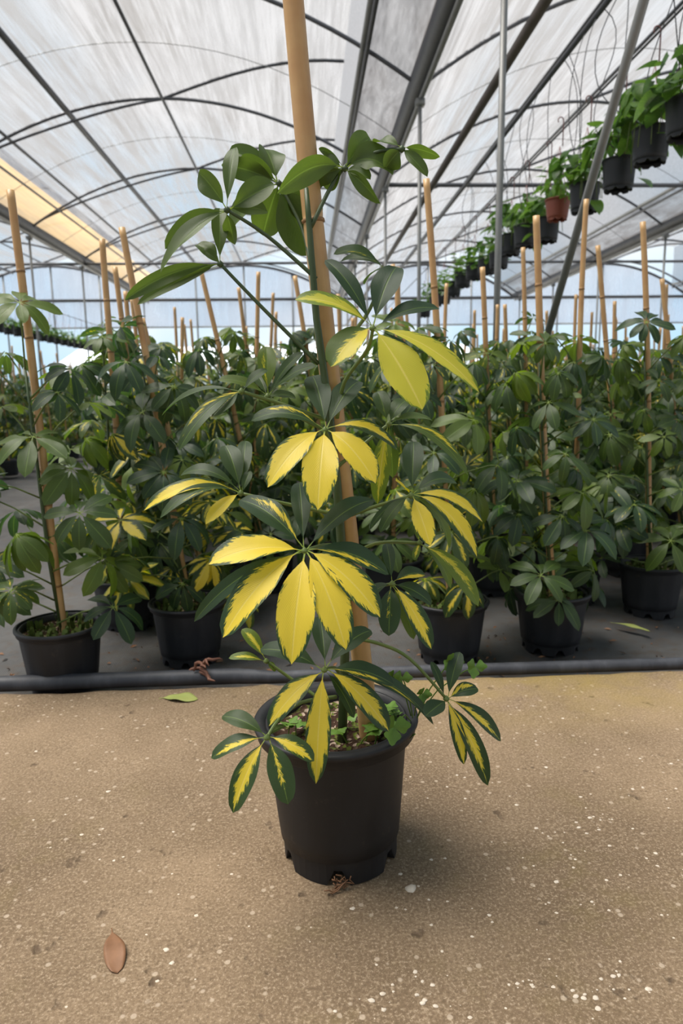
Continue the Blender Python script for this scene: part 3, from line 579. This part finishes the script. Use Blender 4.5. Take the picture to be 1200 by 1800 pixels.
# ------------------------------------------------------------------ plants in the bed behind
def unit_leaflet(droop, seed, nv=9, nu=4):
    base = V((0, 0, 0)); tip = V((0, 1, -droop)); ctrl = V((0, .5, droop*.35+.03)); return leaf_grid(base, ctrl, tip, V((0, 0, 1)), .205, .2, .08, seed, nv, nu)
LM = []
for i, dr in enumerate((.12, .25, .4)):
    b = MB(); vs, fs, uv = unit_leaflet(dr, i*.37); b.add(vs, fs, uv); LM.append(b.mesh('leaflet', M['leaf'], True, True))
LV = [unit_leaflet(dr, .2+i*.3, 6, 2) for i, dr in enumerate((.12, .25, .4))]
def frame(d, n):
    d = d.normalized(); x = d.cross(n).normalized(); n = x.cross(d); m_ = Matrix.Identity(4)
    for i in range(3): m_[i][0], m_[i][1], m_[i][2] = x[i], d[i], n[i]
    return m_
def plan_leaves(rnd, hmin, hmax, nleaf, spread, yl, face=.35):
    """list of (stem point height, petiole end, [leaflet (matrix, colour, mesh index)])"""
    out = []
    for k in range(nleaf):
        f = (k+rnd.uniform(-.3, .3))/nleaf; f = min(max(f, 0), 1); h = hmin+(hmax-hmin)*f; az = k*2.4+rnd.uniform(-.5, .5); el = R(rnd.uniform(8, 38) + 34*f**3)
        ln = spread*rnd.uniform(.6, 1.1)*(1-.42*f); dr = V((math.cos(az)*math.cos(el), math.sin(az)*math.cos(el), math.sin(el))); end = V((0, 0, h))+dr*ln - V((0, 0, .03*(1-f)))
        ax = (V((0, 0, 1))*1.0+V((math.cos(az), math.sin(az), 0))*rnd.uniform(.25, .8)+V((-.05+rnd.uniform(-.35, .35), -face+rnd.uniform(-.35, .35), 0))).normalized(); e1 = ax.orthogonal().normalized(); e2 = ax.cross(e1)
        n = rnd.randint(6, 9); size = rnd.uniform(.088, .132)*(1-.22*f); ph = rnd.uniform(0, 6.28); lfs = []
        yy = yl*(1.0 if rnd.random() < .38 else .15)*(1-.55*f)
        fresh = max(0, min(1, .62*rnd.random()**2.2))
        dp = R(rnd.uniform(0, 50))
        for j in range(n):
            an = ph+2*math.pi*j/n+rnd.uniform(-.12, .12); rad = e1*math.cos(an)+e2*math.sin(an); dd = dp+R(rnd.uniform(-12, 12)); d = rad*math.cos(dd)-ax*math.sin(dd)
            nn = ax*math.cos(dd)+rad*math.sin(dd); s = size*rnd.uniform(.8, 1.12)*(1.0 if rad.dot(dr) > -.3 else .85)
            mt = Matrix.Translation(end) @ frame(d, nn) @ Matrix.Diagonal((s, s, s, 1))
            lfs.append((mt, (yy*rnd.uniform(.7, 1.1), rnd.uniform(.25, .75), rnd.random(), fresh), rnd.randrange(3)))
        out.append((h, end, lfs))
    return out
def petiole_pts(h, end, stem): p0 = stem(h-.01); return [p0, p0*.55+end*.45+V((0, 0, .012)), p0*.15+end*.85+V((0, 0, .008)), end]
SOILM = soil_mesh(.103, .006, 4)
BG = pot_parts(.106, .090, .187, .026, .012, .022, M['potg'], 12, 8, .2)
STK = [stake_mesh(1.25, .0105, [.2, .43, .62, .88, 1.05], seed=1), stake_mesh(1.25, .0098, [.15, .36, .66, .97], seed=3)]
MOSS = []
for q in range(2):
    b = MB(); rr = random.Random(q)
    for k in range(90):
        a = rr.uniform(0, 6.28); r_ = .095*rr.random()**.5; x, y = r_*math.cos(a), r_*math.sin(a); h = rr.uniform(.006, .028); an = rr.uniform(0, 6.28); w_ = rr.uniform(.004, .008); dx, dy = math.cos(an)*w_, math.sin(an)*w_
        b.add([(x-dx, y-dy, 0), (x+dx, y+dy, 0), (x+dy*1.2+dx, y-dx*1.2+dy, h), (x+dy*1.5, y-dx*1.5, h*1.15), (x+dy*1.2-dx, y-dx*1.2-dy, h)], [(0, 1, 2, 3), (0, 3, 4)])
    MOSS.append(b.mesh('moss_tuft', M['moss']))

# prototypes for plants farther away: one mesh per leaf; farther still: one mesh for the foliage
rp = random.Random(21); LEAFPROTO = []
for q in range(10):
    b = MB(); pl = plan_leaves(rp, 0, .01, 1, .16, .5)[0]
    b2 = [petiole_pts(0, V((.15, 0, .05)), lambda h: V((0, 0, 0)))][0]
    end = V((.15, 0, .05)); b.tube(b2, .0024, 5, mi=1)
    sh_ = end-pl[1]
    for mt, colr, mi in pl[2]:
        vs, fs, uv = LV[mi]; b.add([(mt @ v)+sh_ for v in vs], fs, uv, colr)
    LEAFPROTO.append(b.mesh('leaf', [M['leafa'], M['petiole']], True, True))
FOL = []
LC = [unit_leaflet(dr, .2+i*.3, 3, 2) for i, dr in enumerate((.12, .25, .4))]
for q in range(6):
    b = MB(); rq = random.Random(40+q); pl = plan_leaves(rq, .2,   .86+.06*(q % 3), 32, .26, .5)
    for h, end, lfs in pl:
        b.tube([V((0, 0, h)), end], .003, 3, False, mi=1)
        for mt, colr, mi in lfs:
            vs, fs, uv = LC[mi]; b.add([mt @ v for v in vs], fs, uv, colr)
    b.tube([(0, 0, .15), (0, 0, .95)], .007, 5, mi=1)
    FOL.append(b.mesh('foliage', [M['leafa'], M['petiole']], True, True))

def bed_plant(X, Y, tier, label, group=None, top=None, seed=0, yl=.5, hmax=None, hmin=.17, spread=.25, nleaf=None, z=None, pot=True):
    rnd = random.Random(seed); z = BED-.012 if z is None else z
    o = empty('potted_umbrella_plant', (X, Y, z)); tag(o, label, 'potted plant', group)
    rot = Matrix.Rotation(rnd.uniform(0, 6.28), 4, 'Z')
    p = obj('pot', BG[0], o, rot)
    if tier < 3: obj('rim', BG[1], p); obj('foot_ring', BG[2], p)
    if tier < 3:
        obj('soil', SOILM, o, Matrix.Translation((0, 0, .163)) @ rot); s_ = obj('moss_tuft', rnd.choice(MOSS), o, Matrix.Translation((0, 0, .163)) @ rot); s_['kind'] = 'stuff'
    tp = (top-V((X, Y, z))) if top else V((rnd.uniform(-.10, .10), rnd.uniform(-.08, .08), rnd.uniform(1.22, 1.38)))
    a = V((rnd.uniform(-.02, .02), rnd.uniform(-.01, .02), .10)); sm_, sn_ = STK[seed % 2]
    mt = stake_matrix(a, tp) @ Matrix.Diagonal((1, 1, (tp-a).length/1.25, 1))
    s = obj('stake', sm_, o, mt)
    if tier < 3: [obj('stake_joint', q, s) for q in sn_]
    hmax = hmax or rnd.uniform(.84, 1.04)
    stem = lambda h: a + (tp-a)*max(0, (h-a.z)/(tp.z-a.z)) + V((-.016, -.012, 0))
    if tier < 3:
        b = MB(); b.tube([V((0, 0, .15))+V((-.016, -.012, 0))*.5+a*V((1, 1, 0)).x*0 + V((a.x, a.y, 0))] + [stem(.2+(hmax-.2)*i/4) for i in range(1, 5)], [.006, .0055, .005, .0045, .003], 7); b.build('stem', M['stem'], o)
        nl = nleaf or rnd.randint(29, 34)
        for h, end, lfs in plan_leaves(rnd, hmin, hmax, nl, spread, yl):
            off = stem(h)-V((0, 0, h)); end2 = end+off
            if tier == 1:
                b = MB(); b.tube(petiole_pts(h, end2, stem), [.0026, .0023, .002, .0018], 6); lf = b.build('leaf', M['petiole'], o)
                for m4, colr, mi in lfs:
                    q = obj('leaflet', LM[mi], lf, Matrix.Translation(off) @ m4); q.color = colr
            else:
                d = end2-stem(h); az = math.atan2(d.y, d.x); el = math.atan2(d.z, math.hypot(d.x, d.y))-.32; s = d.length/.158
                obj('leaf', rnd.choice(LEAFPROTO), o, Matrix.Translation(stem(h)) @ Matrix.Rotation(az, 4, 'Z') @ Matrix.Rotation(-el*.6, 4, 'Y') @ Matrix.Diagonal((s*1.0, min(1.15, s*1.1), 1, 1)))
    else:
        obj('foliage', rnd.choice(FOL), o, Matrix.Rotation(rnd.uniform(0, 6.28), 4, 'Z') @ Matrix.Scale(rnd.uniform(.92, 1.08), 4))
    return o
def at(px, py, Y): return P(px, py, Y)
NEAR = [  # rim centre px, Y, stake top px, label, yellow, spread ...
 (104, 1084, 1.84, (20, 335), 'umbrella plant by the bare aisle in the squat black pot touching the edging pipe', .30, dict(hmax=.90, spread=.27, nleaf=24, hmin=.2)),
 (330, 1052, 2.02, (217, 400), 'yellow-splashed umbrella plant in a mossy black pot behind the curled dry leaf', .95, dict(hmax=.88, spread=.24)),
 (222, 1045, 2.34, (180, 420), 'umbrella plant squeezed between the squat aisle pot and the mossy pot', .55, dict(hmax=.93)),
 (790, 1064, 1.96, (752, 315), 'umbrella plant whose pot stands right behind the front plant, tall straight cane', .55, dict(hmax=.92, spread=.21, nleaf=26)),
 (970, 1047, 2.02, (942, 380), 'bushy dark green umbrella plant in a pot with a notched base at the path edge', .10, dict(hmax=.88, spread=.23, nleaf=38, hmin=.13)),
 (1145, 1001, 2.32, (1132, 390), 'dark umbrella plant in a weedy pot behind the fallen yellow-green leaf', .25, dict(hmax=.93)),
]
occ = []
for i, (px, py, Y, tp, lab, yl, kw) in enumerate(NEAR):
    p = at(px, py, Y); occ.append((p.x, Y)); bed_plant(p.x, Y, 1, lab, None, at(tp[0], tp[1], Y+.02), 100+i, yl, **kw)
MIDLAB = ['yellow-splashed umbrella plant behind the mossy pot, beside the aisle plants', 'umbrella plant with a cane leaning over the bushy dark plant at the path edge', 'umbrella plant half hidden behind the front plant, beside the tall straight cane',
 'umbrella plant in the gap behind the mossy pot and the front plant', 'umbrella plant between the tall straight cane and the bushy dark plant, second row', 'umbrella plant directly behind the bushy dark plant, third from the path', 'umbrella plant behind and between the bushy dark plant and the weedy pot',
 'umbrella plant hidden directly behind the cane of the front plant', 'yellow-splashed umbrella plant crowding the back of the mossy pot', 'umbrella plant past the weedy pot, away from the aisle', 'umbrella plant two rows behind the tall straight cane']
MID = [((262, 900), 2.72, (203, 470), .8), ((1010, 930), 2.48, (1031, 350), .2), ((690, 960), 2.50, (700, 470), .5), ((470, 950), 2.75, (355, 475), .6), ((868, 950), 2.62, (848, 470), .6), ((930, 900), 2.95, (921, 435), .4), ((1100, 900), 2.85, (1050, 432), .3), ((590, 900), 2.9, (520, 485), .5), ((395, 930), 2.45, (250, 560), .8), ((1215, 930), 2.75, (1165, 490), .3), ((780, 900), 3.05, (690, 465), .5)]
for i, (bp, Y, tp, yl) in enumerate(MID):
    p = at(bp[0], bp[1], Y); tpp = at(tp[0], tp[1], Y+.03)
    if abs(tpp.x-p.x) > .22: p.x = tpp.x+math.copysign(.2, p.x-tpp.x)
    occ.append((p.x, Y)); bed_plant(p.x, Y, 1, MIDLAB[i], 'umbrella plants in the second row', tpp, 200+i, yl)
rg = random.Random(5); cnt = {2: 0, 3: 0}; row = 0; y = 3.05
while y < 11.2:
    half = .56*y+.6
    x = -.72 - .1*rg.random() if True else -half
    while x < half+.3:
        xx = x+rg.uniform(-.06, .06); yy = y+rg.uniform(-.06, .06)
        if all(math.hypot(xx-a, yy-c) > .30 for a, c in occ) and xx > -.54*yy-.3:
            occ.append((xx, yy)); tier = 1 if yy < 3.5 else 2 if yy < 6.2 else 3
            lab, grp = {1: ('umbrella plant in the third row of the pot bed, under taller canes', 'umbrella plants in the third row'), 2: ('umbrella plant deep inside the pot bed, tied to a bamboo cane', 'umbrella plants in the middle of the bed'), 3: ('distant umbrella plant at the back of the pot bed', 'umbrella plants at the back of the bed')}[tier]
            bed_plant(xx, yy, tier, lab, grp, None, 300+len(occ), .45)
        x += .48 if y < 6 else .62
    y += .47 if y < 6 else .66
# second bed across the aisle on the left
y = 5.2
while y < 12:
    x = -3.0
    while x > -.55*y-.6:
        xx, yy = x+rg.uniform(-.06, .06), y+rg.uniform(-.06, .06); bed_plant(xx, yy, 3 if yy > 6.4 else 2, 'umbrella plant in the separate bed across the bare aisle', 'umbrella plants across the aisle', None, 900+int(xx*100), .4); x -= .52
    y += .6
# the remaining distance: canes and foliage nobody could count
b = MB(); bs = MB()
rf = random.Random(9); y = 11.8
while y < 21:
    x = -.56*y
    while x < .6*y:
        if (x > -.8 or x < -3) and x > -10.2:
            xx, yy = x+rf.uniform(-.2, .2), y+rf.uniform(-.2, .2); tx, ty = rf.uniform(-.1, .1), rf.uniform(-.1, .1); hz = rf.uniform(1.15, 1.38)
            bs.tube([(xx, yy, BED), (xx+tx, yy+ty, hz)], .011, 4)
            for k in range(16):
                a = rf.uniform(0, 6.28); r_ = rf.uniform(.05, .3); hh = rf.uniform(.35, .98); cx, cy = xx+r_*math.cos(a), yy+r_*math.sin(a); s = rf.uniform(.07, .13); a2 = rf.uniform(0, 6.28)
                colr = (0 if rf.random() < .8 else .6, .5, rf.random(), .62*rf.random()**2.2)
                for j in range(3):
                    an = a2+j*1.05; dx, dy = math.cos(an)*s, math.sin(an)*s; ex, ey = -math.sin(an)*s*.28, math.cos(an)*s*.28
                    b.add([(cx-dx, cy-dy, hh-.03), (cx+ex, cy+ey, hh), (cx+dx, cy+dy, hh-.03), (cx-ex, cy-ey, hh)], [(0, 1, 2, 3)], [(.5, .1), (.9, .5), (.5, .95), (.1, .5)], colr)
        x += .62
    y += .7
tag(b.build('far_foliage', M['leafa'], None, True, True), 'blur of green foliage at the far end of the pot bed', 'foliage', None, 'stuff')
tag(bs.build('far_canes', M['bamboo']), 'countless small bamboo canes at the far end of the pot bed', 'canes', None, 'stuff')

# ------------------------------------------------------------------ hanging pots
def heart(seed, droop=.3):
    b = MB(); vs = [(0, 0, 0)]; n = 8; rows = []
    for j in range(1, n+1):
        v = j/n; w_ = .50*math.sin(math.pi*min(1, v*.86+.14))**.7*(1-.25*v) if v < 1 else .0; back = .16*(1-v)
        for i in range(5):
            u = -1+.5*i; rows.append((w_*u, v-.10*abs(u)*(1-v)*2.2, -droop*v*v+.10*abs(u)*w_))
    b.add([(0, 0, 0)]+rows, [(0, 1+i, 2+i) for i in range(4)]+[(1+j*5+i, 1+(j+1)*5+i, 2+(j+1)*5+i, 2+j*5+i) for j in range(n-1) for i in range(4)], [(.5, 0)]+[(.5, .5)]*len(rows)); return b
HL = [heart(i, .15+.2*i).mesh('leaf', M['pothos']) for i in range(3)] + [heart(i, .15+.2*i).mesh('leaf', M['pothosd']) for i in range(3)]
HP_ = pot_parts(.098, .088, .185, .016, .005, .02, M['potg'], 0, 8, .1); HPt = pot_parts(.088, .072, .15, .014, .006, .02, M['terra'], 0, 8, .1)
# joined clumps for the small ones
CL = []
for q in range(3):
    b = MB(); rq = random.Random(60+q)
    for k in range(60):
        a = rq.uniform(0, 6.28); r_ = .2*rq.random()**.6; p = V((r_*math.cos(a), r_*math.sin(a), .17+rq.uniform(-.06, .20)*(1-r_*2)))
        mt = Matrix.Translation(p) @ Matrix.Rotation(a-1.57+rq.uniform(-.6, .6), 4, 'Z') @ Matrix.Rotation(rq.uniform(-.8, .5), 4, 'X') @ Matrix.Scale(rq.uniform(.06, .10), 4)
        b.add([mt @ V(v) for v in [(0, 0, 0), (.42, .35, .04), (.3, .75, -.05), (0, 1, -.2), (-.3, .75, -.05), (-.42, .35, .04)]], [(0, 1, 2, 3), (0, 3, 4, 5)])
    CL.append(b.mesh('foliage', M['pothosd'] if q else M['pothos']))
def hook_mesh(h):
    b = MB(); pts = [V((0, 0, 0)), V((0, 0, h-.05))]
    for i in range(9): a = math.pi*(-.05+1.25*i/8); pts.append(V((-.02+.02*math.cos(a), 0, h-.02+.022*math.sin(a))))
    b.tube(pts, .004, 6); return b.mesh('hook', M['hook'])
def hanging(X, Y, zrim, detail, label, group, seed, terra=False, rail=2.66, bushy=False):
    rnd = random.Random(seed); parts = HPt if terra else HP_; H = .15 if terra else .185; rr = .088 if terra else .098
    o = empty('hanging_pot', (X, Y, zrim-H)); tag(o, label, 'hanging plant', group)
    p = obj('pot', parts[0], o); obj('rim', parts[1], p); obj('foot_ring', parts[2], p)
    hk = rail-zrim+H; yk = H+.34*(hk-H) if hk-H > .3 else H+.2*(hk-H)
    b = MB()
    for k in range(3):
        a = 2*math.pi*k/3+.4; b.tube([(rr*math.cos(a), rr*math.sin(a), H-.006), (0, 0, hk-.18)], .0022, 5)
    b.build('hanger', M['hook'], o); obj('hook', hook_mesh(.19), o, Matrix.Translation((.02, 0, hk-.19+.012)))
    b = MB(); b.lathe([(.001, H-.02), (rr-.006, H-.02), (rr-.006, H-.03)], 20); b.build('soil', M['soil'], o)
    if detail:
        for k in range(64 if detail > 1 else 50):
            a = rnd.uniform(0, 6.28); r_ = (.19 if not bushy else .15)*rnd.random()**.5; hgt = rnd.uniform(.03, .26)*(1-r_*1.6)+.02
            if rnd.random() < .06 and not bushy: r_ = rr+.03; hgt = rnd.uniform(-.14, .0)
            pt = V((r_*math.cos(a), r_*math.sin(a), H+hgt)); s = rnd.uniform(.065, .115)*(.7 if bushy else 1); dr = .3
            lf = obj('leaf', HL[rnd.randrange(6) if not bushy else rnd.randrange(3)], o, Matrix.Translation(pt) @ Matrix.Rotation(a-1.57+rnd.uniform(-.9, .9), 4, 'Z') @ Matrix.Rotation(rnd.uniform(-1.1, .3), 4, 'X') @ Matrix.Diagonal((s*(.55 if bushy else 1), s*1.15, s, 1)))
        if not bushy:
            b = MB()
            for k in range(7):
                a = rnd.uniform(0, 6.28); b.tube([(0, 0, H-.02), (rr*.6*math.cos(a), rr*.6*math.sin(a), H+.10), (rr*1.25*math.cos(a), rr*1.25*math.sin(a), H+.03), (rr*1.4*math.cos(a), rr*1.4*math.sin(a), H-.12)], .0025, 5)
            b.build('vine', M['petiole'], o)
    else: obj('foliage', rnd.choice(CL), o, Matrix.Rotation(rnd.uniform(0, 6.28), 4, 'Z'))
    return o
HX = 1.95; ORD = ['', 'first', 'second', 'third', 'fourth', 'fifth', 'sixth', 'seventh', 'eighth', 'ninth', 'tenth', 'eleventh', 'twelfth']
ys = [3.22, 3.62, 3.98, 4.42, 4.86, 5.24, 5.70, 6.15, 6.60, 7.05, 7.5, 8.0, 8.5, 9.1, 9.7, 10.4, 11.2]
for i, y in enumerate(ys):
    terra = i == 5
    z = 2.15 + [.0, .02, .01, -.01, -.03, .02, -.05, 0, .02, -.02][i % 10]
    if terra: hanging(HX-.07, y-.02, 2.12, 2, 'bushy hanging plant in a small terracotta-red pot', None, 500+i, True, bushy=True)
    else: hanging(HX+random.uniform(-.02, .02), y, z, 2 if i < 5 else 1 if i < 9 else 0, 'heart-leaved vine in a black hanging pot, %s' % (ORD[abs(i-5)] + (' from the red pot towards the path' if i < 5 else ' from the red pot towards the far gable')), 'black hanging pots on the rail by the brace', 500+i)
for i in range(22):
    y = 11.2+.42*i*1.05
    hanging(-5.65, y, 2.12, 0, 'dark leafy hanging pot in the dense row beyond the yellowed film strip', 'hanging pots in the dense far row', 600+i)
# trailing shoot below the second pot
# thin drip tubes looping down from the main to the pots
for i, y in enumerate(ys[:12]):
    for k in range(2):
        rnd = random.Random(i*7+k); a = V((1.90, y+rnd.uniform(-.2, .2), 3.07)); e_ = V((1.95+rnd.uniform(-.05, .05), y+rnd.uniform(-.05, .05), 2.19)); b = MB()
        q1 = a+V((rnd.uniform(-.28, .2), rnd.uniform(-.3, .1), -.30)); q2 = a+V((rnd.uniform(-.30, .1), rnd.uniform(-.2, .2), -.62)); pts = []
        for s in range(13):
            t_ = s/12; pts.append(a*(1-t_)**3+q1*3*t_*(1-t_)**2+q2*3*t_*t_*(1-t_)+e_*t_**3)
        b.tube(pts, .003, 5); tag(b.build('drip_tube', M['wire']), 'thin dark drip tube looping down to a hanging pot', 'tube', 'drip tubes above the hanging pots')

# ------------------------------------------------------------------ litter on the ground
def flat_leaf(name, p0, p1, wid, mat, label, cat='leaf', lift=.006, curl=.02, seed=0):
    d = p1-p0; n = V((0, 0, 1)); ctrl = (p0+p1)/2+V((0, 0, curl)); b = MB(); o0 = (p0+p1)/2; o0.z = p0.z
    vs, fs, uv = leaf_grid(p0-o0, ctrl-o0, p1-o0, n, wid/2, .12, .12, seed); vs = [V((v.x, v.y, max(v.z, .001))) for v in vs]; b.add(vs, fs, uv)
    o = b.build(name, mat); o.location = o0; md = o.modifiers.new('thickness', 'SOLIDIFY'); md.thickness = .0008; return tag(o, label, cat)
flat_leaf('fallen_leaf', G(279, 1228), G(348, 1230), .045, M['pale'], 'fading green oval leaf lying on the sandy edge of the path', curl=.012)
flat_leaf('fallen_leaf', G(196, 1632), G(206, 1712), .030, M['dry'], 'dry brown leaf lying flat on the concrete path', curl=.010, seed=2)
p0, p1 = G(1072, 1096, BED), G(1142, 1112, BED); p0.z = p1.z = BED+.004
flat_leaf('fallen_leaf', p0, p1, .026, M['pale'], 'narrow yellow-green leaf on the ground cloth before the weedy pot', curl=.01, seed=3)
b = MB(); rnd = random.Random(12); q = G(360, 1178, .0)
for k in range(6):
    p = V((rnd.uniform(-.03, .02), rnd.uniform(-.01, .02), .022)); pts = [p]
    dd = V((rnd.uniform(-1, 1), rnd.uniform(-.4, .4), rnd.uniform(-.1, 1))).normalized()
    for i in range(7): dd = (dd+V((rnd.uniform(-.7, .7), rnd.uniform(-.5, .5), rnd.uniform(-.9, .6)))).normalized(); p = p+dd*.011; p.z = max(p.z, .014); pts.append(p)
    b.tube(pts, [.002, .004, .0048, .005, .0045, .004, .0028, .0015], 6)
o = b.build('curled_leaf', M['dry2']); o.location = (q.x, EDGE+.005, .002); tag(o, 'curled reddish-brown dry leaf lying on the edging pipe', 'leaf')
b = MB(); rl = random.Random(31)
for k in range(230):
    px, py = rl.uniform(-20, 1220), 1186-110*rl.random()**1.4; p = G(px, py, BED); p.z = zbed(p.x, p.y)+.003
    a = rl.uniform(0, 6.28); l_ = rl.choice((.004, .006, .009, .014)); d = V((math.cos(a)*l_, math.sin(a)*l_, rl.uniform(0, .004))); e_ = V((-math.sin(a)*l_*.3, math.cos(a)*l_*.3, .001))
    b.add([p-d, p+e_+V((0, 0, .003)), p+d, p-e_+V((0, 0, .001))], [(0, 1, 2, 3)])
tag(b.build('leaf_litter', M['dry'], None, False), 'scraps of dry brown leaf strewn over the ground cloth between the pots', 'litter', None, 'stuff')
def stone(px, py, s, label, seed):
    rnd = random.Random(seed); b = MB(); p = G(px, py, 0); n = 9; prof = []
    ra = [s*rnd.uniform(.7, 1.15) for _ in range(n)]; vs = [(0, 0, s*.42)]
    for k, zz in ((.55, .36), (1.0, .10), (1.02, -.3)):
        vs += [(ra[i]*k*math.cos(2*math.pi*i/n)*1.2, ra[i]*k*math.sin(2*math.pi*i/n), s*zz) for i in range(n)]
    fs = [(0, 1+i, 1+(i+1) % n) for i in range(n)]+[(1+k*n+i, 1+(k+1)*n+i, 1+(k+1)*n+(i+1) % n, 1+k*n+(i+1) % n) for k in range(2) for i in range(n)]
    b.add(vs, fs); return b, p
b, p = stone(722, 1562, .0085, '', 1); o = b.build('stone_chip', M['chip']); o.location = p; tag(o, 'single pale stone chip on the path in front of the black pot', 'stone')
bb = MB(); rs = random.Random(77)
for k in range(1150):
    px = rs.uniform(-50, 1250); py = rs.uniform(1240, 1800); 
    if px < 650 and rs.random() < .72: continue
    q, p = stone(px, py, rs.choice((.0009, .0011, .0014, .0017, .0022, .003, .0036))*rs.uniform(.7, 1.1), '', k)
    if math.hypot(p.x-PC.x, p.y-PC.y) < .115: continue
    bb.add([V(v)*V((1, 1, 1)).x+p+V((0, 0, -.0012)) for v in q.v], q.f)
tag(bb.build('stone_grit', M['chip'], None, False), 'pale grit set into the surface of the concrete path', 'grit', None, 'stuff')
